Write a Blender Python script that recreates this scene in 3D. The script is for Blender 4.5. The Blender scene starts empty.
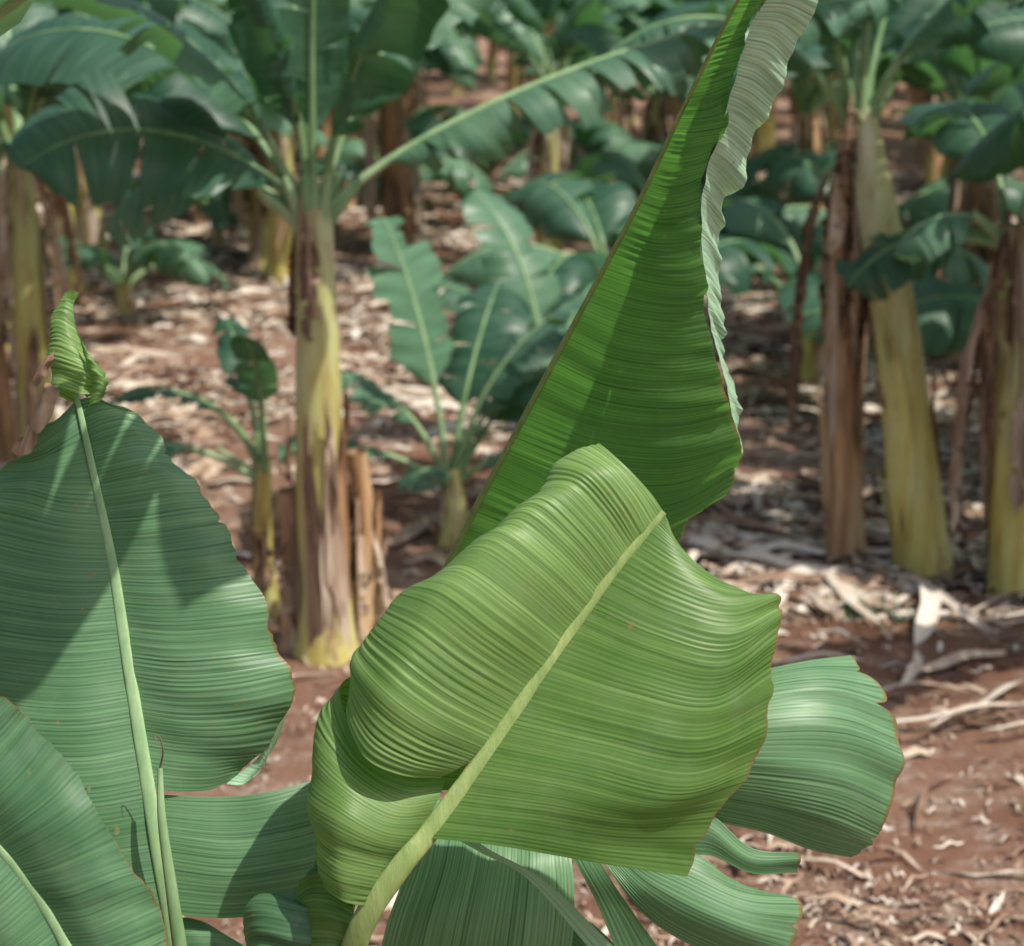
import bpy, math, random
import numpy as np
from mathutils import Vector, noise as mnoise

scene = bpy.context.scene
scene.view_settings.view_transform = 'Standard'
scene.view_settings.look = 'None'
scene.view_settings.exposure = 0

# ------------------------------------------------------------------ camera
TH = math.radians(15.6)
FPX = 1905.0
CAM = np.array([0, 0, 3.0])
FW = np.array([0, math.cos(TH), -math.sin(TH)])
UP = np.array([0, math.sin(TH), math.cos(TH)])
RT = np.array([1.0, 0, 0])

def W(p):
    u, v, d = p
    return CAM + d * (FW + RT * (u - 512) / FPX + UP * (473 - v) / FPX)

cd = bpy.data.cameras.new('camera')
cam = bpy.data.objects.new('camera', cd)
scene.collection.objects.link(cam)
cam.location = CAM
cam.rotation_euler = (math.pi / 2 - TH, 0, 0)
cd.sensor_width = 36
cd.lens = 36 * FPX / 1024
cd.clip_end = 2000
cd.dof.use_dof = True
cd.dof.focus_distance = 2.98
cd.dof.aperture_fstop = 4.0
scene.camera = cam

# ------------------------------------------------------------------ light
sd = np.array([0.42, -0.22, 0.86]); sd /= np.linalg.norm(sd)
elev = math.asin(sd[2]); rot = math.atan2(sd[0], sd[1])
w = bpy.data.worlds.new('World'); scene.world = w; w.use_nodes = True
nt = w.node_tree
sky = nt.nodes.new('ShaderNodeTexSky'); sky.sky_type = 'NISHITA'; sky.sun_disc = False
sky.sun_elevation = elev; sky.sun_rotation = rot; sky.dust_density = 4.0
nt.links.new(sky.outputs[0], nt.nodes['Background'].inputs[0])
nt.nodes['Background'].inputs[1].default_value = 0.13
sl = bpy.data.lights.new('sun', 'SUN'); sl.energy = 5.0; sl.angle = math.radians(0.5); sl.color = (1, 0.94, 0.84)
so = bpy.data.objects.new('sun', sl); scene.collection.objects.link(so)
so.rotation_euler = Vector(-sd).to_track_quat('-Z', 'Y').to_euler()

# ------------------------------------------------------------------ materials
class NT:
    def __init__(s, name):
        s.m = bpy.data.materials.new(name); s.m.use_nodes = True
        s.t = s.m.node_tree; s.t.nodes.clear()
    def n(s, typ, **kw):
        nd = s.t.nodes.new(typ)
        for k, v in kw.items():
            if k.startswith('i_'):
                key = k[2:]
                key = int(key) if key.isdigit() else key.replace('_', ' ')
                nd.inputs[key].default_value = v
            else:
                setattr(nd, k, v)
        return nd
    def l(s, a, b): s.t.links.new(a, b)
    def ramp(s, fac, stops):
        r = s.n('ShaderNodeValToRGB')
        e = r.color_ramp.elements
        while len(e) < len(stops): e.new(0.5)
        for i, (p, c) in enumerate(stops):
            e[i].position = p; e[i].color = (c[0], c[1], c[2], 1)
        s.l(fac, r.inputs[0]); return r.outputs[0]
    def mix(s, fac, a, b, mode='MIX'):
        m = s.n('ShaderNodeMix', data_type='RGBA', blend_type=mode)
        for x, idx in ((fac, 0), (a, 6), (b, 7)):
            if hasattr(x, 'links'): s.l(x, m.inputs[idx])
            elif idx == 0: m.inputs[0].default_value = x
            else: m.inputs[idx].default_value = (x[0], x[1], x[2], 1)
        return m.outputs[2]
    def math(s, op, a, b=0.0, clamp=False):
        m = s.n('ShaderNodeMath', operation=op, use_clamp=clamp)
        for i, x in enumerate((a, b)):
            if hasattr(x, 'links'): s.l(x, m.inputs[i])
            else: m.inputs[i].default_value = x
        return m.outputs[0]

def leaf_material(name, dark, light, trans, rough=0.45, tfac=0.4, freq=110, bump=0.17, edge=(0.22, 0.15, 0.06), edge_w=0.984, spec=0.35):
    M = NT(name)
    uv = M.n('ShaderNodeUVMap'); uv.uv_map = 'UVMap'
    sep = M.n('ShaderNodeSeparateXYZ'); M.l(uv.outputs[0], sep.inputs[0])
    mp = M.n('ShaderNodeMapping'); mp.inputs['Scale'].default_value = (freq, 0.6, 1); M.l(uv.outputs[0], mp.inputs[0])
    n1 = M.n('ShaderNodeTexNoise', i_Scale=1.0, i_Detail=1.0, i_Roughness=0.5); M.l(mp.outputs[0], n1.inputs['Vector'])
    mp2 = M.n('ShaderNodeMapping'); mp2.inputs['Scale'].default_value = (freq * 4.0, 0.6, 1); M.l(uv.outputs[0], mp2.inputs[0])
    n2 = M.n('ShaderNodeTexNoise', i_Scale=1.0, i_Detail=1.0); M.l(mp2.outputs[0], n2.inputs['Vector'])
    # evenly spaced secondary veins
    wv = M.math('SINE', M.math('ADD', M.math('MULTIPLY', sep.outputs[0], 2 * math.pi * 150), M.math('MULTIPLY', n1.outputs[0], 5.0)))
    wv = M.math('MULTIPLY', M.math('ADD', wv, 1.0), 0.5)
    tc = M.n('ShaderNodeTexCoord')
    n3 = M.n('ShaderNodeTexNoise', i_Scale=6.0, i_Detail=4.0); M.l(tc.outputs['Object'], n3.inputs['Vector'])
    at = M.n('ShaderNodeAttribute', attribute_name='tint')
    f = M.math('ADD', M.math('MULTIPLY', n1.outputs[0], 0.9), M.math('MULTIPLY', n3.outputs[0], 1.0))
    f = M.math('ADD', f, M.math('MULTIPLY', at.outputs['Fac'], 0.6))
    f = M.math('SUBTRACT', f, 0.75, True)
    vein = M.math('MULTIPLY', M.math('SUBTRACT', n2.outputs[0], 0.46, True), 2.2, True)
    vein = M.math('ADD', vein, M.math('MULTIPLY', M.math('SUBTRACT', wv, .55, True), 0.75), True)
    col = M.mix(f, dark, light)
    col = M.mix(vein, col, [c * 0.55 for c in dark])
    n4 = M.n('ShaderNodeTexNoise', i_Scale=14.0, i_Detail=5.0, i_Roughness=.7); M.l(tc.outputs['Object'], n4.inputs['Vector'])
    col = M.mix(M.math('MULTIPLY', M.math('SUBTRACT', n4.outputs[0], .5, True), .8, True), col, (.30, .36, .26))
    vs = M.n('ShaderNodeTexNoise', i_Scale=60.0, i_Detail=1.0); M.l(tc.outputs['Object'], vs.inputs['Vector'])
    sp = M.math('MULTIPLY', M.math('SUBTRACT', vs.outputs[0], 0.73, True), 9.0, True)
    col = M.mix(sp, col, (0.24, 0.22, 0.10))
    ef = M.math('ADD', sep.outputs[1], M.math('MULTIPLY', M.math('SUBTRACT', n3.outputs[0], 0.5), 0.09))
    ef = M.math('MULTIPLY', M.math('SUBTRACT', ef, edge_w, True), 70.0, True)
    col = M.mix(ef, col, edge)
    tcol = M.mix(f, [c * 0.7 for c in trans], trans)
    tcol = M.mix(vein, tcol, [c * 0.35 for c in trans])
    hb = M.math('ADD', M.math('MULTIPLY', n1.outputs[0], 0.7), M.math('MULTIPLY', n2.outputs[0], 0.3))
    hb = M.math('ADD', hb, M.math('MULTIPLY', wv, -.22))
    bp = M.n('ShaderNodeBump', i_Strength=bump, i_Distance=0.005); M.l(hb, bp.inputs['Height'])
    p = M.n('ShaderNodeBsdfPrincipled', i_Roughness=rough)
    p.inputs['Specular IOR Level'].default_value = spec
    M.l(col, p.inputs['Base Color']); M.l(bp.outputs[0], p.inputs['Normal'])
    t = M.n('ShaderNodeBsdfTranslucent'); M.l(tcol, t.inputs[0])
    mx = M.n('ShaderNodeMixShader'); mx.inputs[0].default_value = tfac
    M.l(p.outputs[0], mx.inputs[1]); M.l(t.outputs[0], mx.inputs[2])
    o = M.n('ShaderNodeOutputMaterial'); M.l(mx.outputs[0], o.inputs[0])
    return M.m

def simple_leaf(name, dark, light, trans, rough=.42, tfac=.3, spec=.45):
    M = NT(name)
    uv = M.n('ShaderNodeUVMap'); uv.uv_map = 'UVMap'
    mp = M.n('ShaderNodeMapping'); mp.inputs['Scale'].default_value = (34, 1.2, 1); M.l(uv.outputs[0], mp.inputs[0])
    n1 = M.n('ShaderNodeTexNoise', i_Scale=1.0, i_Detail=1.0); M.l(mp.outputs[0], n1.inputs['Vector'])
    at = M.n('ShaderNodeAttribute', attribute_name='tint')
    f = M.math('ADD', M.math('MULTIPLY', n1.outputs[0], 1.1), M.math('MULTIPLY', at.outputs['Fac'], 0.9))
    f = M.math('SUBTRACT', f, 0.5, True)
    p = M.n('ShaderNodeBsdfPrincipled', i_Roughness=rough); p.inputs['Specular IOR Level'].default_value = spec
    M.l(M.mix(f, dark, light), p.inputs['Base Color'])
    t = M.n('ShaderNodeBsdfTranslucent'); t.inputs[0].default_value = (*trans, 1)
    mx = M.n('ShaderNodeMixShader'); mx.inputs[0].default_value = tfac
    M.l(p.outputs[0], mx.inputs[1]); M.l(t.outputs[0], mx.inputs[2])
    o = M.n('ShaderNodeOutputMaterial'); M.l(mx.outputs[0], o.inputs[0])
    return M.m

def fibre_material(name, stops, scale=(14, 14, 1.6), rough=0.6, use_tint=0.5, bump=0.0, spec=.3, patch=None):
    M = NT(name)
    tc = M.n('ShaderNodeTexCoord')
    mp = M.n('ShaderNodeMapping'); mp.inputs['Scale'].default_value = scale; M.l(tc.outputs['Object'], mp.inputs[0])
    n1 = M.n('ShaderNodeTexNoise', i_Scale=1.0, i_Detail=4.0, i_Roughness=0.65); M.l(mp.outputs[0], n1.inputs['Vector'])
    at = M.n('ShaderNodeAttribute', attribute_name='tint')
    f = M.math('ADD', n1.outputs[0], M.math('MULTIPLY', M.math('SUBTRACT', at.outputs['Fac'], 0.5), use_tint), True)
    col = M.ramp(f, stops)
    if patch:
        sx = M.n('ShaderNodeSeparateXYZ'); M.l(tc.outputs['Object'], sx.inputs[0])
        g = M.math('MULTIPLY', M.math('SUBTRACT', sx.outputs[2], .75), .9, True)
        g = M.math('MULTIPLY', g, .8)
        col = M.mix(g, col, M.ramp(n1.outputs[0], [(.35, (.24, .17, .12)), (.5, (.36, .42, .22)), (.7, (.56, .56, .44))]))
        m2 = M.n('ShaderNodeMapping'); m2.inputs['Scale'].default_value = (5, 5, 1.6); M.l(tc.outputs['Object'], m2.inputs[0])
        n2 = M.n('ShaderNodeTexNoise', i_Scale=1.0, i_Detail=5.0, i_Roughness=0.7); M.l(m2.outputs[0], n2.inputs['Vector'])
        br = M.math('MULTIPLY', M.math('SUBTRACT', n2.outputs[0], .57, True), 12.0, True)
        col = M.mix(M.math('MULTIPLY', br, .8), col, M.ramp(n1.outputs[0], [(.3, (.12, .06, .035)), (.6, (.40, .24, .12))]))
    p = M.n('ShaderNodeBsdfPrincipled', i_Roughness=rough); M.l(col, p.inputs['Base Color'])
    p.inputs['Specular IOR Level'].default_value = spec
    if bump:
        bp = M.n('ShaderNodeBump', i_Strength=bump, i_Distance=0.01); M.l(n1.outputs[0], bp.inputs['Height']); M.l(bp.outputs[0], p.inputs['Normal'])
    o = M.n('ShaderNodeOutputMaterial'); M.l(p.outputs[0], o.inputs[0])
    return M.m

mBlue = leaf_material('leaf_bluegreen', (0.08, 0.195, 0.09), (0.20, 0.37, 0.19), (0.15, 0.46, 0.08), rough=0.42, tfac=0.22, freq=70)
mYoung = leaf_material('leaf_young', (0.10, 0.215, 0.045), (0.33, 0.50, 0.17), (0.32, 0.68, 0.09), rough=0.43, tfac=0.36, freq=65)
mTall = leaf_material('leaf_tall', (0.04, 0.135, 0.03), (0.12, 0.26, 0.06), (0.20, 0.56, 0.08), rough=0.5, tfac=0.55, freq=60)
mPale = leaf_material('leaf_pale_side', (0.33, 0.58, 0.36), (0.52, 0.78, 0.54), (0.25, 0.6, 0.25), rough=0.42, tfac=0.2, freq=50, edge_w=1.2)
mBack = simple_leaf('leaf_plantation', (0.025, 0.08, 0.05), (0.13, 0.26, 0.16), (0.13, 0.34, 0.09))
mRib = fibre_material('midrib', [(0.3, (0.22, 0.37, 0.17)), (0.7, (0.36, 0.51, 0.27))], scale=(26, 26, 8), rough=0.5, bump=0.15, use_tint=0.2)
mPet = fibre_material('petiole', [(0.3, (0.13, 0.25, 0.10)), (0.7, (0.32, 0.45, 0.24))], scale=(12, 12, 4), rough=0.45, use_tint=0.3)
mDead = fibre_material('dead_leaf', [(0.2, (0.12, 0.07, 0.045)), (0.48, (0.35, 0.235, 0.155)), (0.75, (0.60, 0.49, 0.38))], scale=(9, 9, 2), rough=0.8, use_tint=0.6)
mStem = fibre_material('pseudostem', [(0.28, (0.28, 0.16, 0.06)), (0.42, (0.48, 0.38, 0.11)), (0.55, (0.56, 0.52, 0.17)), (0.75, (0.58, 0.58, 0.32))], scale=(9, 9, 1.5), rough=0.5, use_tint=0.45, bump=.3, patch=True)
mStemO = fibre_material('pseudostem_old', [(0.3, (0.17, 0.08, 0.045)), (0.5, (0.46, 0.27, 0.14)), (0.72, (0.62, 0.48, 0.29))], scale=(10, 10, 1.3), rough=0.7, use_tint=0.5)
mLit = fibre_material('litter', [(0.12, (0.14, 0.075, 0.05)), (0.4, (0.34, 0.235, 0.165)), (0.62, (0.51, 0.42, 0.33)), (0.9, (0.67, 0.60, 0.52))], scale=(9, 9, 9), rough=0.85, use_tint=1.2)
mRibY = fibre_material('midrib_young', [(0.3, (0.18, 0.27, 0.08)), (0.7, (0.33, 0.42, 0.15))], scale=(40, 40, 8), rough=0.5, bump=0.3, use_tint=0.2)
MATS = [mBlue, mYoung, mTall, mPale, mBack, mRib, mPet, mDead, mStem, mStemO, mLit, mRibY]
BLUE, YOUNG, TALL, PALE, BACK, RIB, PET, DEAD, STEM, STEMO, LIT, RIBY = range(12)

# ------------------------------------------------------------------ mesh builder
class B:
    def __init__(s): s.v = []; s.f = []; s.uv = []; s.mi = []; s.ti = []; s.n = 0
    def grid(s, P, UV, mat, tint=0.5, closed=False):
        a, b = P.shape[:2]
        base = s.n
        s.v.append(P.reshape(-1, 3)); s.uv.append(UV.reshape(-1, 2)); s.ti.append(np.full(a * b, tint)); s.n += a * b
        I = np.arange(a * b).reshape(a, b) + base
        q = np.stack([I[:-1, :-1], I[:-1, 1:], I[1:, 1:], I[1:, :-1]], -1).reshape(-1, 4)
        s.f.append(q); s.mi.append(np.full(len(q), mat))
        if closed:
            q = np.stack([I[:-1, -1], I[:-1, 0], I[1:, 0], I[1:, -1]], -1).reshape(-1, 4)
            s.f.append(q); s.mi.append(np.full(len(q), mat))
    def tube(s, pts, rad, mat, n=8, tint=0.5, flat=1.0, seed=0, rough=0.0):
        pts = np.asarray(pts, float); k = len(pts)
        T = np.gradient(pts, axis=0); T /= np.linalg.norm(T, axis=1)[:, None] + 1e-9
        ref = np.array([0, -1.0, 0.02])
        if abs(T[:, 1]).mean() > 0.8: ref = np.array([0, 0, 1.0])
        S = np.cross(T, ref); S /= np.linalg.norm(S, axis=1)[:, None] + 1e-9
        N = np.cross(S, T)
        ang = np.linspace(0, 2 * math.pi, n, endpoint=False)
        rad = np.asarray(rad, float)[:, None, None]
        R = np.ones((k, n, 1))
        if rough:
            rs = np.random.RandomState(seed)
            ph = rs.rand(4) * 6
            zz = np.linspace(0, 1, k)[:, None]
            R[:, :, 0] += rough * (np.sin(3 * ang + ph[0] + 5 * zz) + 0.6 * np.sin(5 * ang + ph[1] - 9 * zz) + 0.5 * np.sin(zz * 21 + ph[2]))
        P = pts[:, None, :] + rad * R * (S[:, None, :] * np.cos(ang)[None, :, None] + N[:, None, :] * np.sin(ang)[None, :, None] * flat)
        L = np.concatenate([[0], np.cumsum(np.linalg.norm(np.diff(pts, axis=0), axis=1))])
        UV = np.stack([np.repeat(L[:, None], n, 1), np.repeat((ang / 7)[None, :], k, 0)], -1)
        s.grid(P, UV, mat, tint, closed=True)
    def mesh(s, name):
        V = np.concatenate(s.v); F = np.concatenate(s.f); MI = np.concatenate(s.mi); UV = np.concatenate(s.uv); TI = np.concatenate(s.ti)
        me = bpy.data.meshes.new(name)
        me.vertices.add(len(V)); me.vertices.foreach_set('co', V.ravel())
        me.loops.add(len(F) * 4); me.loops.foreach_set('vertex_index', F.ravel().astype(np.int32))
        me.polygons.add(len(F)); me.polygons.foreach_set('loop_start', np.arange(0, len(F) * 4, 4, dtype=np.int32))
        me.polygons.foreach_set('loop_total', np.full(len(F), 4, dtype=np.int32))
        used = sorted(set(MI.tolist())); remap = {m: i for i, m in enumerate(used)}
        for m in used: me.materials.append(MATS[m])
        me.polygons.foreach_set('material_index', np.array([remap[m] for m in MI.tolist()], dtype=np.int32))
        me.polygons.foreach_set('use_smooth', np.ones(len(F), dtype=bool))
        uvl = me.uv_layers.new(name='UVMap'); uvl.data.foreach_set('uv', UV[F.ravel()].ravel())
        at = me.attributes.new('tint', 'FLOAT', 'POINT'); at.data.foreach_set('value', TI)
        me.update(); me.validate()
        return me
    def obj(s, name, parent=None, loc=None):
        o = bpy.data.objects.new(name, s.mesh(name)); scene.collection.objects.link(o)
        if parent: o.parent = parent
        if loc is not None: o.location = loc
        return o

def cr(P, n):
    P = np.asarray(P, float); k = len(P)
    Q = np.concatenate([2 * P[:1] - P[1:2], P, 2 * P[-1:] - P[-2:-1]])
    t = np.linspace(0, k - 1, n); i = np.minimum(t.astype(int), k - 2); f = t - i
    sh = (n,) + (1,) * (P.ndim - 1); f = f.reshape(sh)
    a, b, c, d = Q[i], Q[i + 1], Q[i + 2], Q[i + 3]
    return 0.5 * (2 * b + (c - a) * f + (2 * a - 5 * b + 4 * c - d) * f ** 2 + (3 * b - a - 3 * c + d) * f ** 3)

def nz(x, seed=0, oct=3):
    rs = np.random.RandomState(seed); r = 0
    for o in range(oct):
        t = rs.rand(512) * 2 - 1
        xx = x * 2 ** o + 37 * o + 100; i = np.floor(xx).astype(int); f = xx - i; f = f * f * (3 - 2 * f)
        r = r + (t[i % 512] * (1 - f) + t[(i + 1) % 512] * f) / 2 ** o
    return r

PL = 0.24
def patch(Bd, rows, mat, nu=260, nv=34, pleat=0.0010, lam=0.011, ruffle=0.006, rl=0.07, jag=0.004, seed=1, tint=0.5, s0=0.0, notch=()):
    """leaf-blade sheet through rows of control points (midrib -> margin)"""
    R = np.array([[W(p) for p in r] for r in rows])
    R = cr(R, nu)
    R = np.swapaxes(cr(np.swapaxes(R, 0, 1), nv), 0, 1)
    ml = R[:, nv // 2]
    L = np.concatenate([[0], np.cumsum(np.linalg.norm(np.diff(ml, axis=0), axis=1))]) + s0
    t = np.linspace(0, 1, nv)
    du = np.gradient(R, axis=0); dv = np.gradient(R, axis=1)
    N = np.cross(du, dv); N /= np.linalg.norm(N, axis=2)[:, :, None] + 1e-12
    A = dv / (np.linalg.norm(dv, axis=2)[:, :, None] + 1e-12)
    tt = np.meshgrid(L, t, indexing='ij')
    ph = nz(L * 13, seed, 3) * 8
    am = np.clip(0.5 + 0.9 * nz(tt[0] * 14 + tt[1] * 2.5, seed + 1, 2), 0.0, 1.7)
    pl = np.sin(L / lam * 2 * math.pi + ph)[:, None] * am * np.minimum(1, t * 6)[None] * pleat * PL
    rf = (nz(tt[0] / rl + tt[1] * 0.8, seed + 2, 2)) * (0.25 + t ** 2)[None] * ruffle
    rf = rf + nz(tt[0] / 0.03 + tt[1] * 1.1, seed + 7, 2) * 0.0012 * t[None]
    R = R + N * (pl + rf)[:, :, None]
    jg = (nz(L * 16, seed + 3, 3) * .8 + .5 * nz(L * 7, seed + 4, 1) + .35 * nz(L * 60, seed + 5, 2)) * jag
    R = R + A * (jg[:, None] * np.clip((t - 0.8) / 0.2, 0, 1)[None])[:, :, None]
    for pos, dep, wid in notch:
        k = np.exp(-(np.abs(L - s0 - pos * (L[-1] - s0)) / wid) ** 1.3) * dep
        R = R - A * (k[:, None] * np.clip((t - 0.45) / 0.55, 0, 1)[None] ** .8)[:, :, None]
    UV = np.stack([tt[0], tt[1]], -1)
    Bd.grid(R, UV, mat, tint)

def rib(Bd, pts, r0, r1, mat=RIB, n=60, flat=0.7, tint=0.5):
    P = cr(np.array([W(p) for p in pts]), n)
    Bd.tube(P, np.linspace(r0, r1, n), mat, n=12, flat=flat, tint=tint)

def Z(rows, base): return [[(a, b, base + c) for a, b, c in r] for r in rows]
def lean(rows, k, v0=915): return [[(a, b, c + k * (v0 - b) / 600.0) for a, b, c in r] for r in rows]
def leanp(pts, k, v0=915): return [(a, b, c + k * (v0 - b) / 600.0) for a, b, c in pts]

def empty(name, loc=(0, 0, 0)):
    e = bpy.data.objects.new(name, None); scene.collection.objects.link(e); return e

# ------------------------------------------------------------------ foreground plant (left)
pl = empty('banana_plant')
b = B()
KA = 0.20
patch(b, lean(Z([
 [(148,788,.0),(178,792,.01),(210,792,.03),(232,785,.05)],
 [(142,750,.0),(185,757,.0),(225,758,.02),(262,752,.07)],
 [(134,700,.0),(185,706,-.02),(240,702,-.01),(293,688,.03)],
 [(126,650,.0),(175,655,-.03),(225,652,-.03),(277,646,.0)],
 [(117,590,.0),(160,592,-.03),(210,588,-.04),(253,582,-.02)],
 [(106,530,.0),(145,528,-.03),(185,523,-.03),(218,520,-.01)],
 [(95,475,.0),(125,468,-.02),(155,462,-.02),(183,463,.0)],
 [(83,425,.0),(100,417,-.01),(120,412,-.01),(142,414,.0)],
 [(76,400,.0),(86,397,-.005),(97,397,-.005),(108,402,.0)]], 3.0), KA), BLUE, nu=480, pleat=0.0012, lam=0.0105, ruffle=0.013, rl=0.08, jag=0.009, seed=3, tint=0.6, notch=[(.62, .012, .004), (.83, .01, .003)])
patch(b, lean(Z([
 [(226,784,.05),(240,785,.06),(250,778,.08)],
 [(262,752,.07),(266,756,.09),(268,760,.12)],
 [(286,705,.04),(285,720,.08),(280,738,.12)],
 [(293,688,.03),(291,696,.06),(287,704,.10)]], 3.005), KA), PALE, nu=60, nv=10, ruffle=0.004, seed=9, tint=.2)
patch(b, lean(Z([
 [(172,925,.0),(100,930,.0),(30,920,.03),(-60,900,.08)],
 [(158,850,.0),(90,858,-.01),(10,850,.02),(-90,835,.08)],
 [(142,750,.0),(80,760,-.02),(0,755,.0),(-100,740,.08)],
 [(126,650,.0),(60,655,-.02),(-20,645,.0),(-110,625,.08)],
 [(112,560,.0),(60,558,-.02),(0,546,.0),(-90,520,.06)],
 [(100,500,.0),(60,497,-.02),(20,488,-.01),(-35,488,.03)],
 [(90,450,.0),(60,458,-.01),(30,465,.0),(-2,466,.02)],
 [(80,410,.0),(62,428,-.005),(40,445,.0),(17,456,.01)],
 [(76,400,.0),(66,410,.0),(55,420,.0),(44,424,.0)]], 3.0), KA), BLUE, nu=560, pleat=0.0012, lam=0.0105, ruffle=0.009, rl=0.1, jag=0.006, seed=5, tint=0.3)
patch(b, lean(Z([
 [(174,915,.02),(230,918,.02),(290,910,.03),(350,900,.08)],
 [(162,850,.01),(230,858,.0),(290,850,.01),(350,835,.06)],
 [(150,794,.01),(220,797,.02),(270,792,.02),(345,770,.06)]], 3.01), KA), BLUE, nu=190, pleat=0.001, lam=0.0105, ruffle=0.008, seed=6, tint=0.5, jag=0.01)
patch(b, lean(Z([
 [(184,1010,.02),(215,1010,.02),(250,1000,.03),(290,990,.08)],
 [(180,950,.01),(205,950,.0),(235,950,.01),(260,958,.06)],
 [(174,918,.01),(190,918,.02),(210,924,.02),(232,935,.06)]], 3.04), KA), BLUE, nu=140, pleat=0.001, lam=0.0105, ruffle=0.008, seed=16, tint=0.5, jag=0.01)
# rolled tip
patch(b, lean(Z([
 [(76,404,.015),(52,392,.0),(60,388,-.02),(82,394,-.025),(103,393,.0),(90,398,.015)],
 [(72,380,.015),(50,362,.0),(60,362,-.018),(80,370,-.02),(101,380,.0),(86,378,.015)],
 [(66,345,.012),(50,338,.0),(58,335,-.014),(72,342,-.016),(88,352,.0),(76,348,.01)],
 [(62,322,.008),(50,318,.0),(56,314,-.008),(65,316,-.01),(76,323,.0),(68,322,.006)],
 [(66,306,.004),(58,304,.0),(63,303,-.004),(67,303,-.004),(73,306,.0),(68,306,.003)],
 [(70,294,.002),(66,292,.0),(68,292,-.001),(71,292,-.001),(74,293,.0),(71,294,.001)]], 3.0), KA), YOUNG, nu=150, nv=50, pleat=0.003, lam=0.011, ruffle=0.010, rl=0.03, seed=8, tint=0.6, jag=0.002)
patch(b, lean(Z([
 [(88,408,.0),(92,404,-.01),(98,402,-.015),(104,398,-.01)],
 [(92,385,-.01),(97,384,-.02),(103,386,-.02),(106,390,-.01)],
 [(86,360,-.01),(90,362,-.02),(95,366,-.02),(99,372,-.01)],
 [(78,335,-.008),(81,338,-.012),(85,344,-.012),(88,350,-.008)]], 2.985), KA), YOUNG, nu=60, nv=16, pleat=0.002, ruffle=.006, rl=.02, seed=14, tint=.2, jag=.004)
patch(b, lean(Z([
 [(50,420,.0),(38,434,-.01),(28,428,.01),(14,446,.0)],
 [(54,408,.0),(42,402,-.015),(32,420,.0),(20,452,.01)],
 [(60,390,.0),(46,384,.01),(44,406,-.01),(38,440,.0)]], 2.97), KA), DEAD, nu=30, nv=24, ruffle=0.014, rl=0.02, seed=10, tint=.45, jag=0.010)
patch(b, lean(Z([
 [(36,388,.0),(42,380,-.01),(52,374,.0)],
 [(32,378,.0),(42,368,-.01),(54,360,.0)],
 [(42,362,.0),(48,358,-.005),(53,350,.0)]], 2.96), KA), DEAD, nu=20, nv=14, ruffle=0.010, rl=0.02, seed=11, tint=.4)
rib(b, leanp([(205,1290,3.05),(190,1100,3.05),(178,960,3.01),(160,860,2.995),(142,750,2.996),(126,650,2.996),(112,560,2.996),(97,490,2.996),(83,425,2.996),(74,385,2.996)], KA), 0.017, 0.004, flat=0.3)
rib(b, [(215,1290,3.0),(186,1000,2.97),(173,900,2.96),(162,820,2.96),(160,768,2.97)], 0.016, 0.004, mat=PET, tint=0.2)
rib(b, [(160,768,2.97),(163,752,2.96),(160,738,2.955),(155,736,2.955),(157,745,2.95)], 0.0016, 0.0006, mat=DEAD, n=24, tint=.2)
b.obj('leaf_upright', pl)
b = B()
patch(b, Z([
 [(100,1020,0),(130,1030,.0),(155,1025,.02),(172,1010,.05)],
 [(80,975,0),(110,975,-.01),(142,968,.0),(168,955,.04)],
 [(60,935,0),(95,932,-.02),(128,918,-.01),(156,905,.02)],
 [(28,885,0),(60,880,-.02),(92,868,-.02),(120,858,.0)],
 [(0,850,0),(30,832,-.02),(60,812,-.02),(84,790,.0)],
 [(-40,810,0),(-10,782,-.02),(18,752,-.01),(36,728,.0)],
 [(-90,770,.02),(-60,740,.0),(-20,705,.0),(0,690,.0)],
 [(-140,740,.04),(-110,710,.0),(-70,670,.0),(-50,655,.0)]], 2.68), BLUE, nu=320, pleat=0.0006, lam=0.011, ruffle=0.010, seed=21, tint=-0.1, jag=.007)
patch(b, Z([
 [(100,1020,0),(60,1040,-.01),(20,1060,.0),(-20,1080,.04)],
 [(60,935,0),(20,965,-.02),(-20,990,.0),(-60,1010,.04)],
 [(0,850,0),(-30,880,-.02),(-70,910,.0),(-110,930,.04)],
 [(-90,770,.02),(-110,800,.0),(-140,830,.0),(-160,850,.03)],
 [(-140,740,.04),(-150,760,.03),(-170,780,.03),(-180,790,.03)]], 2.68), BLUE, nu=240, pleat=0.0006, lam=0.011, ruffle=0.008, seed=22, tint=-0.05)
rib(b, [(195,1290,3.04),(150,1120,2.85),(100,1020,2.677),(60,935,2.677),(28,885,2.677),(0,850,2.677),(-40,810,2.677),(-90,770,2.69),(-150,735,2.72)], 0.011, 0.004, flat=0.35, tint=-0.2)
b.obj('leaf_arching', pl)
b = B()
top = W((205, 1290, 3.02)); base = np.array([top[0] - .02, top[1] + .03, -0.03])
pts = cr(np.array([base, base * .6 + top * .4 + [0.01, 0, 0], top, top + [0, 0, .06]]), 24)
b.tube(pts, np.linspace(0.11, 0.045, 24), STEM, n=24, seed=3, rough=0.03)
b.obj('pseudostem', pl)

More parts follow.
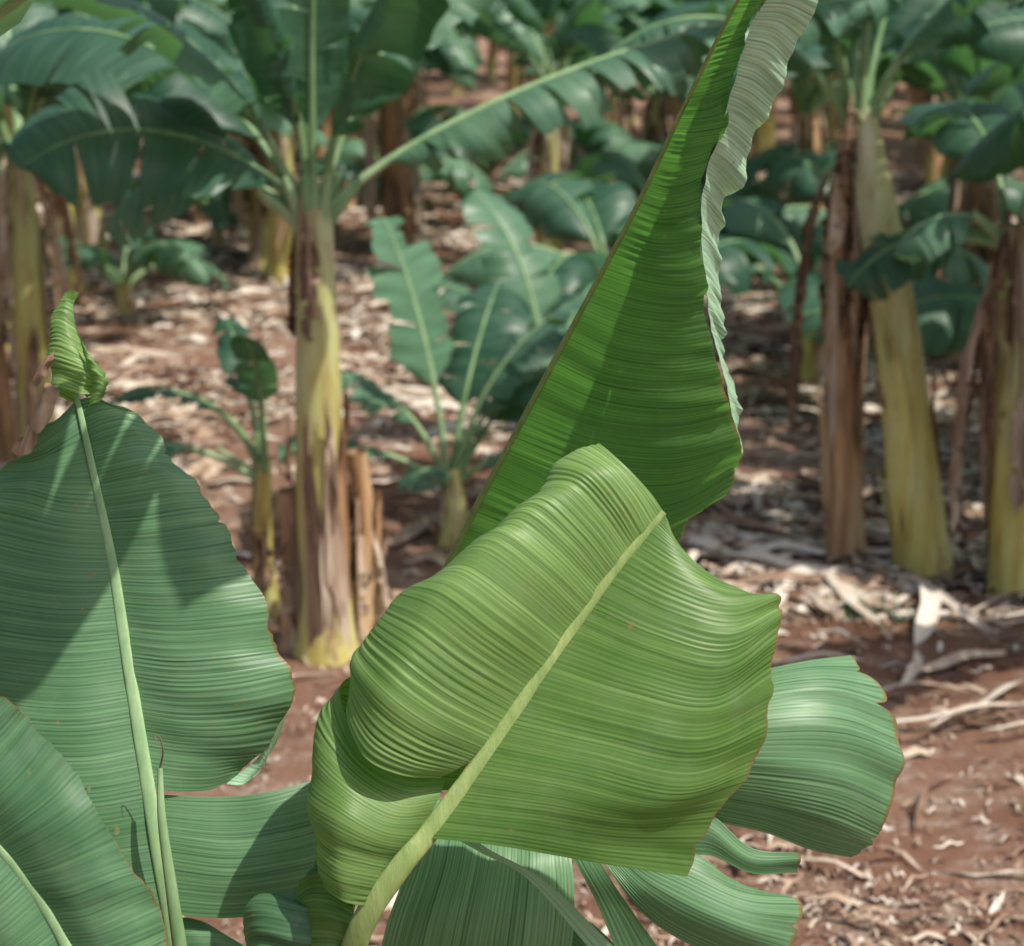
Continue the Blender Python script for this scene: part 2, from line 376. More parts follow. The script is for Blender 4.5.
# ------------------------------------------------------------------ foreground plant (centre)
pc = empty('banana_plant')
b = B()
KC = 0.14
mid = [(425,838),(455,797),(490,750),(530,690),(575,625),(615,570),(645,535),(664,512)]
patch(b, lean(Z([
 [(425,838,.0),(500,846,-.03),(600,864,.0),(690,878,.06)],
 [(455,797,.0),(540,808,-.045),(630,822,-.02),(712,814,.05)],
 [(490,750,.0),(580,768,-.05),(680,790,-.03),(752,770,.05)],
 [(530,690,.0),(620,715,-.05),(705,730,-.04),(774,700,.04)],
 [(575,625,.0),(650,655,-.045),(725,670,-.04),(784,632,.03)],
 [(615,570,.0),(670,598,-.03),(730,615,-.025),(779,600,.03)],
 [(645,535,.0),(678,558,-.01),(715,580,.0),(747,588,.03)],
 [(664,512,.0),(672,528,.0),(682,545,.01),(690,558,.03)]], 2.78), KC), YOUNG, nu=480, pleat=0.0011, lam=0.0095, ruffle=0.011, rl=0.08, jag=0.008, seed=31, tint=-0.1, notch=[(.07, .012, .004)])  # low tint paints this half as the shaded side of the leaf
patch(b, lean(Z([
 [(440,779,.0),(400,775,-.05),(364,756,-.06),(347,712,-.01),(362,690,.06),(390,700,.10)],
 [(485,750,.0),(430,725,-.07),(384,692,-.09),(353,655,-.01),(372,640,.08),(410,670,.12)],
 [(530,690,.0),(474,655,-.07),(424,618,-.09),(392,604,-.01),(412,610,.08),(450,640,.12)],
 [(575,625,.0),(530,585,-.07),(482,552,-.08),(455,562,-.01),(474,570,.07),(500,600,.1)],
 [(615,570,.0),(582,530,-.05),(545,498,-.06),(518,510,-.01),(538,525,.05),(560,545,.08)],
 [(645,535,.0),(624,500,-.03),(598,470,-.04),(566,456,-.01),(580,475,.03),(600,500,.05)],
 [(664,512,.0),(650,492,-.01),(626,466,-.02),(598,442,.0),(604,462,.02),(620,480,.03)]], 2.78), KC), YOUNG, nu=420, nv=64, pleat=0.0034, lam=0.013, ruffle=0.009, rl=0.05, jag=0.003, seed=33, tint=0.7)  # raised tint paints the bright highlight along the roll
patch(b, lean(Z([
 [(375,905,.0),(358,905,-.02),(340,900,-.03),(324,886,.0),(335,872,.05),(350,870,.08)],
 [(400,868,.0),(368,862,-.04),(334,852,-.05),(312,832,.0),(326,818,.07),(350,820,.1)],
 [(420,838,.0),(380,832,-.05),(338,808,-.06),(308,786,.0),(325,768,.08),(350,780,.11)],
 [(438,800,.0),(400,803,-.03),(352,775,-.04),(316,730,.0),(334,712,.08),(360,730,.11)],
 [(446,778,.02),(405,778,-.01),(362,752,.0),(340,694,.01),(352,676,.07),(372,690,.1)]], 2.80), KC), YOUNG, nu=250, nv=56, pleat=0.0050, lam=0.012, ruffle=0.011, rl=0.045, jag=0.002, seed=34, tint=0.4)
patch(b, lean(Z([
 [(452,790,.05),(410,792,.06),(372,780,.07),(350,745,.09),(352,700,.12)],
 [(470,760,.05),(430,750,.07),(395,735,.09),(372,700,.11),(370,670,.13)],
 [(500,720,.05),(460,700,.07),(430,680,.10),(410,660,.12),(400,640,.13)]], 2.80), KC), YOUNG, nu=90, nv=30, pleat=0.002, lam=0.012, ruffle=0.006, seed=36, tint=0.1)
rib(b, leanp([(330,1180,3.0),(340,1020,2.9),(360,930,2.81)] + [(u, v, 2.779) for u, v in [(400,868)] + mid], KC), 0.022, 0.005, flat=0.42, tint=0.35, mat=RIBY)
b.obj('leaf_rolled', pc)

b = B()
D0 = lambda v: 2.70 + 0.86 * (v + 60) / 620.0
def DR(rows): return [[(u, v, D0(r[0][1]) + c) for u, v, c in r] for r in rows]
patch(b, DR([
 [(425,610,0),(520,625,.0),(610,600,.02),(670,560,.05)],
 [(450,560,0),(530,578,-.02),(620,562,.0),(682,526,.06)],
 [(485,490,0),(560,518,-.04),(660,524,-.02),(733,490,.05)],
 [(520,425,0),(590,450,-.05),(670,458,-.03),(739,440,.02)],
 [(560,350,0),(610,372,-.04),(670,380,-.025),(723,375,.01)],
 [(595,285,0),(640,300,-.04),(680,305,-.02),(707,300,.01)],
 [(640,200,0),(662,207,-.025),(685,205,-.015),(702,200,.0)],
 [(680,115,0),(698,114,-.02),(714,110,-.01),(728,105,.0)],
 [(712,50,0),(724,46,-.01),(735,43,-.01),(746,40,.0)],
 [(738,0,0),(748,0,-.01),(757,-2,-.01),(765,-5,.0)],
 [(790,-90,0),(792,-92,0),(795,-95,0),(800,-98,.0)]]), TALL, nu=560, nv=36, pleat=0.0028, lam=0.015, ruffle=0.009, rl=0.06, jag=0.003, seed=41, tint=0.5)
patch(b, DR([
 [(739,452,.02),(739,454,.03),(739,457,.04)],
 [(739,440,.02),(740,441,.04),(740,444,.06)],
 [(723,375,.01),(727,380,.05),(732,388,.10)],
 [(707,300,.01),(712,305,.06),(720,318,.12)],
 [(702,200,.0),(710,208,.06),(723,225,.14)],
 [(728,105,.0),(743,112,.07),(762,128,.15)],
 [(746,40,.0),(769,46,.08),(791,66,.17)],
 [(765,-5,.0),(790,-5,.08),(813,5,.18)],
 [(800,-98,.0),(805,-98,.06),(812,-98,.12)]]), PALE, nu=460, nv=16, pleat=0.002, lam=0.016, ruffle=0.010, rl=0.04, jag=0.008, seed=42, tint=0.8)
rib(b, [(322,1180,3.0),(340,980,3.2),(372,780,3.45),(400,665,D0(660)),(425,610,D0(610)),(450,560,D0(560)),(485,490,D0(490)),(520,425,D0(425)),(560,350,D0(350)),(595,285,D0(285)),(640,200,D0(200)),(680,115,D0(115)),(712,50,D0(50)),(738,0,D0(0)),(790,-90,D0(-90))], 0.009, 0.002, flat=0.9, tint=0.3, n=90, mat=RIBY)
b.obj('leaf_erect', pc)

b = B()
patch(b, Z([
 [(600,760,.1),(690,812,.0),(765,832,.0),(812,850,.02),(853,857,.08)],
 [(600,745,.1),(690,780,-.03),(765,792,-.05),(832,806,-.03),(879,826,.06)],
 [(600,730,.1),(690,748,-.05),(765,742,-.07),(842,744,-.04),(905,766,.05)],
 [(600,715,.1),(695,720,-.03),(760,700,-.04),(832,694,-.02),(891,712,.05)],
 [(600,700,.12),(700,700,.03),(750,676,.02),(800,664,.03),(848,658,.09)]], 3.25), BLUE, nu=360, pleat=0.0016, lam=0.011, ruffle=0.010, jag=0.012, seed=51, tint=0.85, notch=[(.80, .035, .004), (.93, .02, .003), (.2, .012, .003)])
patch(b, Z([
 [(600,800,.1),(670,850,.0),(712,856,-.01),(752,874,.0),(799,874,.03)],
 [(600,790,.1),(676,825,.0),(712,835,-.02),(752,862,-.01),(801,862,.02)],
 [(600,780,.1),(682,800,.0),(714,816,-.01),(752,848,.0),(800,853,.02)]], 3.24), BLUE, nu=60, pleat=0.0008, lam=0.01, ruffle=0.004, seed=52, tint=0.6)
patch(b, Z([
 [(560,800,.1),(610,872,.0),(650,920,.0),(705,952,.0),(770,975,.05)],
 [(570,795,.1),(625,865,.0),(672,900,-.03),(735,928,-.03),(788,944,.03)],
 [(590,790,.1),(640,850,.0),(690,872,-.02),(745,896,-.01),(801,900,.04)],
 [(600,785,.1),(660,840,.0),(700,855,.0),(720,868,.01),(745,885,.04)]], 3.22), BLUE, nu=170, pleat=0.0014, lam=0.010, ruffle=0.006, jag=0.010, seed=53, tint=0.75, notch=[(.55, .02, .003)])
patch(b, Z([
 [(420,800,.1),(410,860,.0),(385,930,-.03),(370,1010,.0)],
 [(470,800,.1),(462,860,-.02),(445,930,-.05),(430,1010,.0)],
 [(520,800,.1),(520,860,-.02),(512,930,-.04),(500,1010,.0)],
 [(560,800,.1),(572,862,.0),(574,930,-.01),(560,1010,.03)]], 3.2), BLUE, nu=200, pleat=0.0008, lam=0.012, ruffle=0.012, seed=54, tint=1.0)
patch(b, Z([
 [(540,800,.1),(575,862,.0),(600,910,.0),(635,1000,.03)],
 [(570,800,.1),(600,862,-.01),(632,910,-.01),(668,960,.02)]], 3.21), BLUE, nu=50, pleat=0.0006, ruffle=0.004, seed=55, tint=0.3)
patch(b, Z([
 [(440,830,.05),(480,852,.0),(530,880,.0),(600,960,.03)],
 [(450,820,.05),(486,847,-.01),(545,880,-.01),(618,950,.02)]], 3.1), PALE, nu=30, pleat=0.0004, ruffle=0.003, seed=56, tint=0.1)
patch(b, Z([
 [(548,930,.05),(580,960,.0),(610,985,.0),(640,1040,.03)],
 [(560,905,.05),(600,930,-.01),(640,975,-.01),(690,1040,.02)]], 3.3), BLUE, nu=50, pleat=0.0004, ruffle=0.003, seed=57, tint=0.1)
rib(b, [(340,1180,3.05),(380,1040,3.2),(430,900,3.32),(500,810,3.36),(570,775,3.36),(620,720,3.35),(680,690,3.40)], 0.014, 0.004, tint=0.2)
b.obj('leaf_torn', pc)
b = B()
patch(b, Z([
 [(262,1010,.05),(250,990,.0),(262,980,-.04),(300,990,-.05),(335,1000,.0)],
 [(258,950,.05),(246,935,.0),(262,928,-.04),(302,935,-.05),(338,940,.0)],
 [(262,915,.05),(250,903,.0),(268,900,-.03),(305,908,-.04),(348,905,.0)],
 [(300,890,.05),(296,882,.0),(306,880,-.02),(325,884,-.02),(350,882,.0)],
 [(318,860,.03),(318,855,.0),(324,855,-.01),(332,858,-.01),(340,860,.0)]], 2.9), BLUE, nu=160, nv=40, pleat=0.0016, lam=0.012, ruffle=0.026, rl=0.035, seed=61, tint=0.0, jag=.01)
patch(b, Z([
 [(270,1000,.02),(300,990,.0),(330,985,-.03),(352,990,-.02)],
 [(285,930,.02),(305,915,.0),(330,915,-.03),(356,925,-.02)],
 [(300,880,.0),(315,872,.0),(330,875,-.02),(350,885,-.01)]], 2.86), YOUNG, nu=60, nv=24, pleat=0.002, ruffle=0.012, rl=0.04, seed=62, tint=0.1)
b.obj('leaf_furled', pc)
b = B()
top = W((330, 1190, 3.0)); base = np.array([top[0], top[1] + .04, -0.03])
pts = cr(np.array([base, base * .6 + top * .4 + [0.01, 0, 0], top, top + [0, 0, .08]]), 24)
b.tube(pts, np.linspace(0.125, 0.05, 24), STEM, n=24, seed=4, rough=0.03)
b.obj('pseudostem', pc)

# ------------------------------------------------------------------ plantation plants
def leaf(Bd, rnd, base, az, e0, e1, pet=0.35, L=1.7, Wd=0.55, tear=0.3, droop=0.7, mat=BACK, ribmat=PET, curl=1.3, fold=0.35, tint=None, rr=0.017, twist=0.0, gap=0.25, n=34, M=6):
    if tint is None: tint = rnd.random()
    tot = pet + L
    ts = np.linspace(0, 1, n)
    el = np.radians(e0 + (e1 - e0) * ts ** curl)
    azs = az + np.cumsum(np.full(n, rnd.uniform(-.012, .012)))
    T = np.stack([np.cos(el) * np.cos(azs), np.cos(el) * np.sin(azs), np.sin(el)], -1)
    P = np.array(base) + np.concatenate([[np.zeros(3)], np.cumsum(T[:-1] * tot / (n - 1), axis=0)])
    side = np.stack([-np.sin(azs), np.cos(azs), np.zeros(n)], -1)
    Nn = np.cross(T, side)
    tw = twist * np.minimum(1, ts * 2)
    S = side * np.cos(tw)[:, None] + Nn * np.sin(tw)[:, None]; Nn = np.cross(T, S)
    Bd.tube(P, np.linspace(rr * 1.2, rr * 0.2, n), ribmat, n=6, tint=tint)
    bt0 = pet / tot
    def at(A, t):
        x = np.clip(t, 0, 1) * (n - 1); i = np.minimum(x.astype(int), n - 2); f = (x - i)[:, None]
        return A[i] * (1 - f) + A[i + 1] * f
    for sg in (-1, 1):
        bounds = [0.0]
        while bounds[-1] < 1:
            step = (rnd.uniform(.02, .06) if rnd.random() < tear else rnd.uniform(.1, .35))
            bounds.append(min(1.0, bounds[-1] + step))
        for k in range(len(bounds) - 1):
            a0, a1 = bounds[k], bounds[k + 1]
            if a1 - a0 < .004: continue
            m = max(3, int((a1 - a0) * 28) + 2)
            q = np.linspace(a0, a1, m)
            wq = Wd / 2 * np.minimum(1, (q / .14 + .02)) ** .6 * np.sqrt(np.clip(1 - (np.clip(q - .6, 0, 1) / .4) ** 2.2, 0.0004, 1))
            wq = wq * (1 + (rnd.uniform(-.18, .1) if tear > .3 else 0))
            dr = droop * rnd.uniform(.55, 1.5); f0 = fold + rnd.uniform(-.12, .12)
            g = gap * rnd.uniform(.1, 1.3) if len(bounds) > 3 else 0
            cur = at(P, bt0 + q * (1 - bt0)); rows = [cur]
            c = (a0 + a1) / 2
            for j in range(1, M):
                tj = j / (M - 1)
                qq = c + (q - c) * (1 - g * tj ** 1.5)
                Sq = at(S, bt0 + qq * (1 - bt0)) * sg; Nq = at(Nn, bt0 + qq * (1 - bt0)); Tq = at(T, bt0 + qq * (1 - bt0))
                ang = f0 - dr * 2.0 * tj
                prev = rows[-1]
                stp = (Sq * math.cos(ang) + Nq * math.sin(ang) + Tq * .22) * (wq / (M - 1))[:, None]
                shift = (at(P, bt0 + qq * (1 - bt0)) - at(P, bt0 + (c + (q - c) * (1 - g * ((j - 1) / (M - 1)) ** 1.5)) * (1 - bt0)))
                rows.append(prev + stp + shift)
            G = np.stack(rows, 1)
            wob = np.array([[rnd.gauss(0, .006)] for _ in range(m)])
            G[:, 1:] += (Nn.mean(0) * wob)[:, None, :] * np.linspace(.3, 1.3, M - 1)[None, :, None]
            UV = np.stack(np.meshgrid(q * L, np.linspace(0, 1, M), indexing='ij'), -1)
            Bd.grid(G, UV, mat, min(1, max(0, tint + rnd.uniform(-.15, .15))))

def dead_skirt(Bd, rnd, ctr, n, length, r):
    for i in range(n):
        az = rnd.uniform(0, 6.28); L = length * rnd.uniform(.5, 1.1)
        start = np.array(ctr) + np.array([math.cos(az), math.sin(az), 0]) * r * .8 + [0, 0, rnd.uniform(-.35, .1)]
        leaf(Bd, rnd, start, az, rnd.uniform(-70, -10), rnd.uniform(-98, -87), pet=.06, L=L, Wd=rnd.uniform(.10, .24), tear=.5,
             droop=rnd.uniform(1.0, 1.8), mat=DEAD, ribmat=DEAD, curl=.22, fold=-.3, rr=.008, tint=rnd.random(), gap=.4, n=20, M=4)

def stem(Bd, rnd, base, top, r0, r1, mat, seed, sheaths=5):
    base = np.array(base, float); top = np.array(top, float)
    mid = (base + top) / 2 + np.array([rnd.uniform(-.03, .03), rnd.uniform(-.03, .03), 0])
    pts = cr(np.array([base, mid, top]), 26)
    rad = r1 + (r0 - r1) * (1 - np.linspace(0, 1, 26)) ** .8
    rad[:3] *= np.array([1.22, 1.12, 1.05])
    Bd.tube(pts, rad, mat, n=22, seed=seed, rough=.04, tint=rnd.uniform(.45, .65))
    ax = cr(np.array([base, mid, top]), 101)
    for k in range(sheaths):
        a = rnd.uniform(0, 6.28); z0 = rnd.uniform(-.05, .5); z1 = z0 + rnd.uniform(.2, .5); z1 = min(z1, .98)
        mm = 16; width = rnd.uniform(.25, .65); ph = rnd.uniform(0, 6)
        G = np.zeros((mm, 7, 3)); lift0 = rnd.uniform(.002, .008)
        rag = [rnd.uniform(-.06, .06) for _ in range(7)]
        for i in range(mm):
            for j in range(7):
                t = z0 + (z1 - z0) * i / (mm - 1) + rag[j] * ((1 - i / (mm - 1)) ** 3 + (i / (mm - 1)) ** 4)
                t = min(max(t, 0), .99); c = ax[int(t * 100)]
                rr = (r1 + (r0 - r1) * (1 - t) ** .8) * 1.03
                aa = a + .15 * math.sin(t * 9 + ph) + (j / 6 - .5) * 2 * width * (1 - .85 * (i / mm) ** 1.5) * min(1, .45 + i / 6)
                lift = lift0 + (.05 * (i / mm) ** 4) * rnd.uniform(.5, 1.2) + (.006 if j in (0, 6) else 0)
                G[i, j] = c + np.array([math.cos(aa), math.sin(aa), 0]) * (rr + lift)
        UV = np.zeros((mm, 7, 2)); Bd.grid(G, UV, rnd.choice([DEAD, STEMO, mat, DEAD]), rnd.uniform(.2, .8))
    return top

def plant_mesh(seed, H=2.0, r0=.14, r1=.075, lean=(0, 0), n=8, L=1.7, dead=6, old=False, leaves=None, tear=.35, dlen=1.0, elo=(40, 80), ehi=(-80, -20), sheaths=6):
    rnd = random.Random(seed); Bd = B()
    top = stem(Bd, rnd, (0, 0, -.06), (lean[0], lean[1], H), r0, r1, STEMO if old else STEM, seed, sheaths)
    if leaves is None:
        leaves = []
        a = rnd.uniform(0, 6.28)
        for i in range(n):
            a += 2.4 + rnd.uniform(-.3, .3)
            leaves.append(dict(az=a, e0=rnd.uniform(*elo), e1=rnd.uniform(*ehi), L=L * rnd.uniform(.8, 1.15), Wd=rnd.uniform(.45, .68), tear=tear * rnd.uniform(.3, 2), droop=rnd.uniform(.4, 1.0), twist=rnd.uniform(-.6, .6), pet=rnd.uniform(.25, .45)))
    for lf in leaves:
        lf = dict(lf); az = lf.pop('az')
        leaf(Bd, rnd, top + np.array([math.cos(az), math.sin(az), 0]) * r1 * .5 + [0, 0, rnd.uniform(-.12, .02)], az, **lf)
    for lf in leaves:
        az = lf['az']
        p = [top + [0, 0, -.3], top + np.array([math.cos(az) * r1 * .5, math.sin(az) * r1 * .5, -.1])]
        e = math.radians(lf['e0'])
        p.append(p[1] + np.array([math.cos(az) * math.cos(e), math.sin(az) * math.cos(e), math.sin(e)]) * .25)
        k = min(1, r1 / .07)
        Bd.tube(cr(np.array(p), 10), np.linspace(.05 * k, .02 * k, 10), PET, n=8, tint=rnd.random())
    dead_skirt(Bd, rnd, top, dead, dlen, r1)
    return Bd.mesh('banana_plant')

def put(me, x, y, rz=0, s=1.0, name='banana_plant'):
    o = bpy.data.objects.new(name, me); scene.collection.objects.link(o)
    o.location = (x, y, 0); o.rotation_euler = (0, 0, rz); o.scale = (s, s, s); return o

R = math.radians
def LF(azd, e0, e1, L, Wd=.5, tear=.3, droop=.6, twist=0., pet=.35, **k):
    return dict(az=R(azd), e0=e0, e1=e1, L=L, Wd=Wd, tear=tear, droop=droop, twist=twist, pet=pet, **k)

# neighbour of the foreground plants, outside the left of the view; its arching leaf shades the upright leaf
put(plant_mesh(90, H=2.25, r0=.12, r1=.07, dead=3, dlen=.6, leaves=[
    LF(0, 70, -5, 1.7, .40, .6, .15, pet=.3, gap=.5, curl=1.0, fold=.15), LF(150, 70, -20, 1.5), LF(200, 60, -30, 1.5), LF(95, 80, 20, 1.4), LF(230, 70, -10, 1.2)]), -1.30, 2.62)

# central plant
put(plant_mesh(101, H=1.95, r0=.125, r1=.07, lean=(0.0, 0), dead=3, dlen=.6, sheaths=6, leaves=[
    LF(184, 44, -38, 1.1, .60, .25, .45, tint=.0, pet=.15, twist=-.8), LF(160, 60, -40, 1.6, .65, .5, .6, tint=.1, twist=-.4), LF(205, 70, -30, 1.7, .5, .5, .6, tint=.6),
    LF(8, 52, 4, 2.5, .62, 1.0, 1.1, gap=.6, tint=.7, curl=.4), LF(35, 70, -20, 1.8, .5, .6, .8), LF(330, 80, 0, 1.7, .5, .5, .8, tint=.2),
    LF(250, 82, 10, 1.6, .34, .7, 1.1, tint=.1), LF(100, 75, -30, 1.7, .5, .5, .8, tint=.1), LF(150, 30, -60, .9, .5, .4, .6, tint=.7, twist=-.5), LF(280, 88, 60, 1.3, .3, .0, .4)]),
    -.815, 7.8)
rnd = random.Random(5)
put(plant_mesh(102, H=.75, r0=.06, r1=.03, dead=1, dlen=.3, leaves=[
    LF(200, 70, -40, .55, .22, .1, .5, tint=.2), LF(120, 75, 0, .6, .2, .1, .5), LF(190, 40, -40, .5, .25, .1, .5), LF(280, 82, 30, .5, .18, .0, .4)]), -1.12, 8.3)
put(plant_mesh(103, H=.72, r0=.09, r1=.06, old=True, dead=4, dlen=.5, leaves=[]), -.95, 7.9)
put(plant_mesh(104, H=.85, r0=.07, r1=.045, old=True, dead=5, dlen=.6, leaves=[]), -.68, 8.05)
# clump of young plants between the rows
put(plant_mesh(110, H=.40, r0=.08, r1=.045, dead=2, dlen=.25, leaves=[
    LF(178, 34, -20, .6, .42, .0, .35, pet=.3, tint=.8), LF(130, 80, 60, .9, .60, .0, .35, pet=.45, tint=.9, twist=.3), LF(165, 70, 0, .6, .42, .0, .5, pet=.35, tint=.9),
    LF(10, 66, -15, .7, .46, .1, .6, pet=.4, tint=.2), LF(40, 58, 0, .8, .50, .0, .5, pet=.4, tint=.1, twist=.4), LF(350, 40, -30, .55, .38, .1, .5, tint=.5, pet=.2), LF(250, 50, -30, .4, .25, .1, .5, pet=.2), LF(60, 74, 10, .9, .48, .1, .5, tint=.2), LF(20, 76, 20, .9, .46, .1, .5, tint=.8)]), -.32, 9.4)
put(plant_mesh(111, H=.5, r0=.08, r1=.045, dead=3, dlen=.35, leaves=[
    LF(170, 66, -20, .8, .46, .1, .5, tint=.3, pet=.4), LF(20, 70, 0, .9, .46, .1, .5, tint=.2, pet=.4), LF(120, 78, 30, 1.0, .48, .1, .5, tint=.8), LF(280, 60, -30, .7, .42, .1, .5, tint=.6), LF(60, 60, -20, .8, .42, .1, .6)]), .22, 11.2)
# right pair
put(plant_mesh(125, H=2.25, r0=.14, r1=.07, lean=(-.42, .1), dead=4, dlen=.6, sheaths=4, leaves=[
    LF(60, 70, -20, 1.8, tear=.5, droop=.8), LF(15, 60, -50, 1.5, tear=.6, droop=.9), LF(190, 60, -55, 1.2, tear=.5, droop=.9, tint=.4),
    LF(220, 75, -30, 1.5, tear=.5), LF(130, 72, -30, 1.7, tear=.4), LF(330, 72, -40, 1.5, tear=.6), LF(270, 85, 20, 1.5, tear=.3)]), 2.04, 8.9)
put(plant_mesh(121, H=2.1, r0=.10, r1=.07, lean=(-.05, .05), old=True, dead=12, dlen=1.3, tear=.6, leaves=[LF(80, 70, -20, 1.5, tear=.4)]), 1.68, 9.15)
put(plant_mesh(122, H=1.75, r0=.12, r1=.08, lean=(-.10, .1), old=False, dead=17, dlen=1.2, leaves=[
    LF(196, 42, -75, .45, .42, .1, .8, tint=.9, pet=.2), LF(175, 10, -60, .6, .46, .2, .7, tint=.1, pet=.2, twist=-.6), LF(40, 70, -40, 1.3, tear=.5), LF(100, 60, -50, 1.2, tear=.5)]), 2.40, 8.6)
# left group
put(plant_mesh(130, H=1.9, r0=.11, r1=.07, dead=8, dlen=.9, n=10, L=1.7), -2.72, 10.6)
put(plant_mesh(131, H=1.7, r0=.10, r1=.06, lean=(-.1, 0), dead=10, dlen=1.1, old=True, n=6), -3.0, 10.9, 1.2)
VAR = [plant_mesh(200 + i, H=random.Random(i).uniform(1.35, 1.95), r0=.13, r1=.075, lean=(random.Random(i + 9).uniform(-.28, .28), random.Random(i + 5).uniform(-.2, .2)), n=10 + i % 3,
       dead=10, dlen=1.1, old=i % 3 == 1, tear=.45) for i in range(8)]
YV = [plant_mesh(300 + i, H=.4, r0=.08, r1=.05, n=7, L=.95, dead=2, dlen=.3, tear=.15) for i in range(3)]
spec = [(.35, 17.3), (-1.1, 19.0), (-2.1, 17.3), (-2.35, 17.8), (2.75, 17.6), (-3.9, 14.2), (4.3, 13.6), (3.35, 13.9), (5.6, 9.5), (-5.4, 9.0),
        (-5.2, 12.8), (1.6, 21.5), (-3.4, 21), (3.6, 21.8), (5.4, 18), (-5.6, 17.5),
        (3.75, 7.5), (4.0, 10.6), (-3.9, 16.6), (1.9, 18.2), (-1.9, 21.8), (4.6, 20.4), (-4.2, 19.2)]  # first two on this row: unseen at right, added to shade the ground
rnd = random.Random(77)
for i, (x, y) in enumerate(spec):
    put(VAR[i % 8], x, y, rnd.uniform(0, 6.28), rnd.uniform(.85, 1.2))
for x, y in [(.75, 14.0), (2.1, 13.2), (3.2, 10.8), (1.3, 17.0), (2.3, 19.5), (-3.2, 15.5), (-1.3, 20.2), (-.3, 22.5), (.9, 21.5), (-2.9, 18.8), (3.0, 16.2)]:
    put(YV[rnd.randrange(3)], x, y, rnd.uniform(0, 6.28), rnd.uniform(.8, 1.35))
y = 23.6
while y < 50:
    half = y * .30 + 2
    x = -half + rnd.uniform(0, 1.2)
    while x < half:
        if not (abs(x - .0) < .7 and y < 30):
            put(VAR[rnd.randrange(8)], x + rnd.uniform(-.5, .5), y + rnd.uniform(-.9, .9), rnd.uniform(0, 6.28), rnd.uniform(.8, 1.35))
        x += rnd.uniform(1.0, 2.6)
    y += 2.9 if y < 34 else 4.5

# ------------------------------------------------------------------ ground
def axis(lo, hi, fine, far):
    c = list(np.arange(lo, hi, fine)); s = fine; a = lo; left = []
    while a > -far: s *= 1.35; a -= s; left.append(a)
    s = fine; a = c[-1]; right = []
    while a < far: s *= 1.35; a += s; right.append(a)
    return np.array(left[::-1] + c + right)
xs = axis(-7, 7, .1, 500); ys = axis(1, 26, .1, 700)
X, Y = np.meshgrid(xs, ys, indexing='ij')
Zg = np.zeros_like(X)
def gz(x, y):
    return .10 * mnoise.noise(Vector((x * .35, y * .35, 0))) + .035 * mnoise.noise(Vector((x * 2.2, y * 2.2, 3)))
for i in range(X.shape[0]):
    for j in range(X.shape[1]):
        if abs(X[i, j]) < 14 and Y[i, j] < 40:
            Zg[i, j] = gz(X[i, j], Y[i, j]) + .02 * mnoise.noise(Vector((X[i, j] * 6, Y[i, j] * 6, 3)))
M = NT('soil')
tc = M.n('ShaderNodeTexCoord')
def N_(sc, d=5, r=.6, mp=None):
    n = M.n('ShaderNodeTexNoise', i_Scale=sc, i_Detail=float(d), i_Roughness=r)
    if mp:
        q = M.n('ShaderNodeMapping'); q.inputs['Scale'].default_value = mp; M.l(tc.outputs['Object'], q.inputs[0]); M.l(q.outputs[0], n.inputs['Vector'])
    else: M.l(tc.outputs['Object'], n.inputs['Vector'])
    return n.outputs[0]
a = N_(.8, 4); bb = N_(9, 5, .7); c = N_(4, 4, .65, (1, 2.0, 1))
col = M.ramp(a, [(.35, (.25, .13, .085)), (.65, (.41, .25, .175))])
col = M.mix(M.math('MULTIPLY', bb, .6), col, (.17, .085, .055))
deb = M.math('MULTIPLY', M.math('SUBTRACT', M.math('ADD', M.math('MULTIPLY', a, .5), M.math('MULTIPLY', c, .75)), .60, True), 8.0, True)
spk = M.ramp(N_(32, 4, .75), [(.4, (.28, .18, .125)), (.6, (.54, .44, .36))])
col = M.mix(M.math('MULTIPLY', deb, .8), col, spk)
p = M.n('ShaderNodeBsdfPrincipled', i_Roughness=.95); M.l(col, p.inputs['Base Color'])
p.inputs['Specular IOR Level'].default_value = .15
bp = M.n('ShaderNodeBump', i_Strength=1.0, i_Distance=.05); M.l(N_(14, 7, .75), bp.inputs['Height']); M.l(bp.outputs[0], p.inputs['Normal'])
o = M.n('ShaderNodeOutputMaterial'); M.l(p.outputs[0], o.inputs[0])
MATS.append(M.m)
b = B(); b.grid(np.stack([X, Y, Zg], -1), np.stack([X, Y], -1), 12); b.obj('ground')

rnd = random.Random(9); b = B()
def strip(x, y, L, wd, az, tint, mat=LIT, up=0.0):
    m = 5 if L < .25 else 8; G = np.zeros((m, 3, 3)); z0 = gz(x, y) + .012 + up
    d = np.array([math.cos(az), math.sin(az)]); pr = np.array([-d[1], d[0]]); bend = rnd.uniform(-.35, .35)
    arch = rnd.uniform(0, .08) * L; cup = rnd.uniform(-.2, .3) * wd; tl = rnd.uniform(-.3, .3) * wd; ph = rnd.uniform(0, 3)
    for i in range(m):
        t = i / (m - 1) - .5
        ctr = np.array([x, y]) + d * t * L + pr * bend * t * t * L
        wl = wd * (1 - (2 * t) ** 4 * .85) * rnd.uniform(.6, 1.25)
        zz = z0 + arch * (1 - 4 * t * t) + .010 * math.sin(t * 9 + ph)
        for j in (-1, 0, 1):
            q = ctr + pr * j * wl / 2
            G[i, j + 1] = (q[0], q[1], max(zz + (cup if j else 0) + tl * j, z0 - .015))
    b.grid(G, np.zeros((m, 3, 2)), mat, tint)
cnt = 0
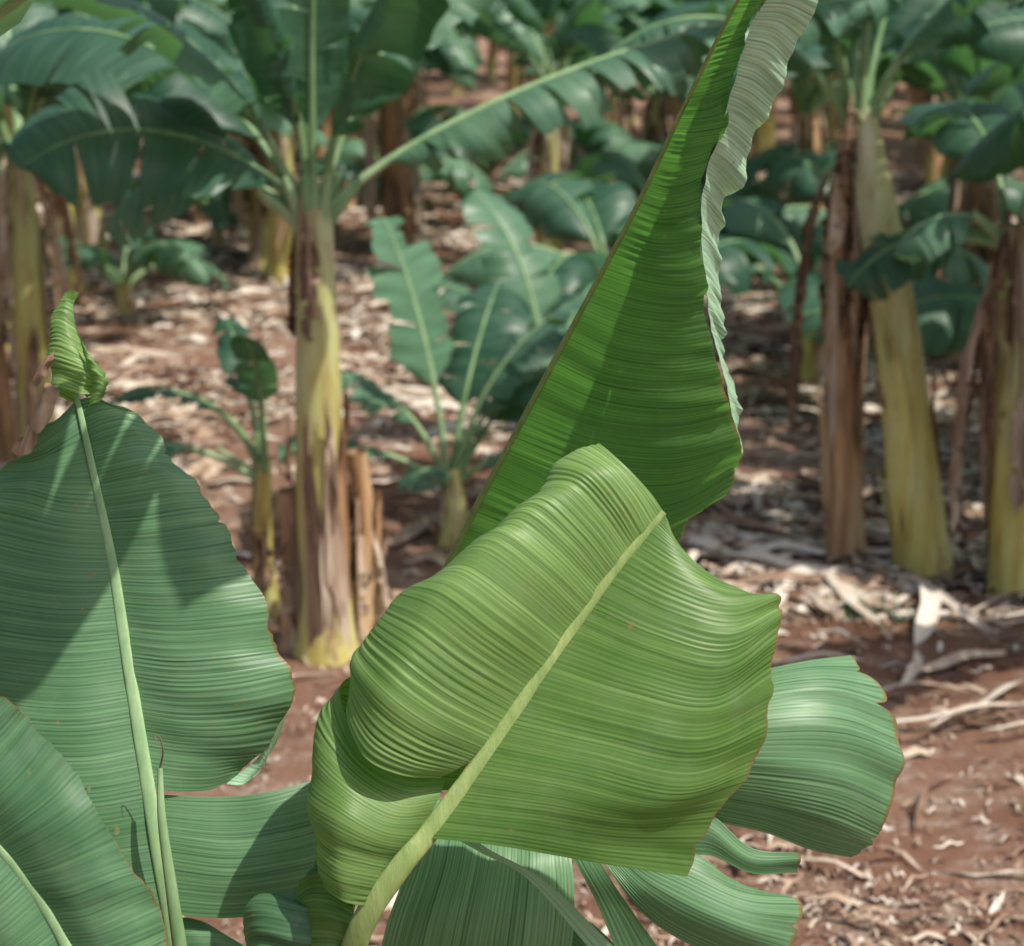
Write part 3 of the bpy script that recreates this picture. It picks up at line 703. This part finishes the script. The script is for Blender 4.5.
while cnt < 42000:
    y = 4.3 + 22 * rnd.random() ** 1.05; x = rnd.uniform(-1, 1) * (y * .31 + .8)
    dens = mnoise.noise(Vector((x * .5 + 5, y * .6, 7))) + .5 * mnoise.noise(Vector((x * 1.6, y * 2.2, 2)))
    near = y < 8.2
    if dens < rnd.uniform(-.20, .35) and rnd.random() < (.8 if near else .93): continue
    big = rnd.random(); k = .5 if near else 1.15
    pile = max(0, dens) * .06 * rnd.random() * (0.3 if near else 1)
    if big < .86: L = rnd.uniform(.03, .16) * k; wd = rnd.uniform(.008, .034) * k
    elif big < .985: L = rnd.uniform(.15, .42) * k; wd = rnd.uniform(.018, .065) * k
    else: L = rnd.uniform(.35, .8) * k; wd = rnd.uniform(.025, .08) * k
    tv = (.42 if near else .54) + .28 * mnoise.noise(Vector((x * .8, y * .8, 21)))
    strip(x, y, L, wd, rnd.gauss(0, .7) if rnd.random() < .5 else rnd.uniform(0, 3.14), min(1, max(0, rnd.gauss(tv, .25))), up=pile); cnt += 1
for x, y, L, wd, az, ti in [(1.75, 6.95, .7, .03, .35, .7), (1.95, 7.15, .6, .035, .8, .75), (1.6, 7.2, .6, .025, .2, .6), (2.05, 6.8, .5, .03, .1, .7), (1.5, 6.3, .5, .02, 1.1, .25), (1.3, 7.6, .4, .02, .1, .6), (1.7, 6.9, .35, .05, .6, .75), (1.85, 6.9, .3, .05, .2, .7), (1.7, 7.5, .4, .05, 1.2, .7), (1.9, 7.6, .5, .04, .5, .6)]:
    strip(x, y, L, wd, az, ti, up=.02)
b.obj('leaf_litter')
b = B()
for cx, cy in [(1.62, 8.2), (2.25, 8.9)]:
    for i in range(40):
        x = cx + rnd.gauss(0, .09); y = cy + rnd.gauss(0, .09); a = rnd.uniform(0, 6.28); h = rnd.uniform(.03, .09); z = gz(x, y)
        G = np.zeros((4, 2, 3))
        for k in range(4):
            t = k / 3; w2 = .008 * (1 - t) + .001
            G[k, 0] = (x + math.cos(a) * t * h * .8 - math.sin(a) * w2, y + math.sin(a) * t * h * .8 + math.cos(a) * w2, z + h * t)
            G[k, 1] = (x + math.cos(a) * t * h * .8 + math.sin(a) * w2, y + math.sin(a) * t * h * .8 - math.cos(a) * w2, z + h * t)
        b.grid(G, np.zeros((4, 2, 2)), BACK, rnd.random())
b.obj('weeds')
print('objects', len(bpy.data.objects))
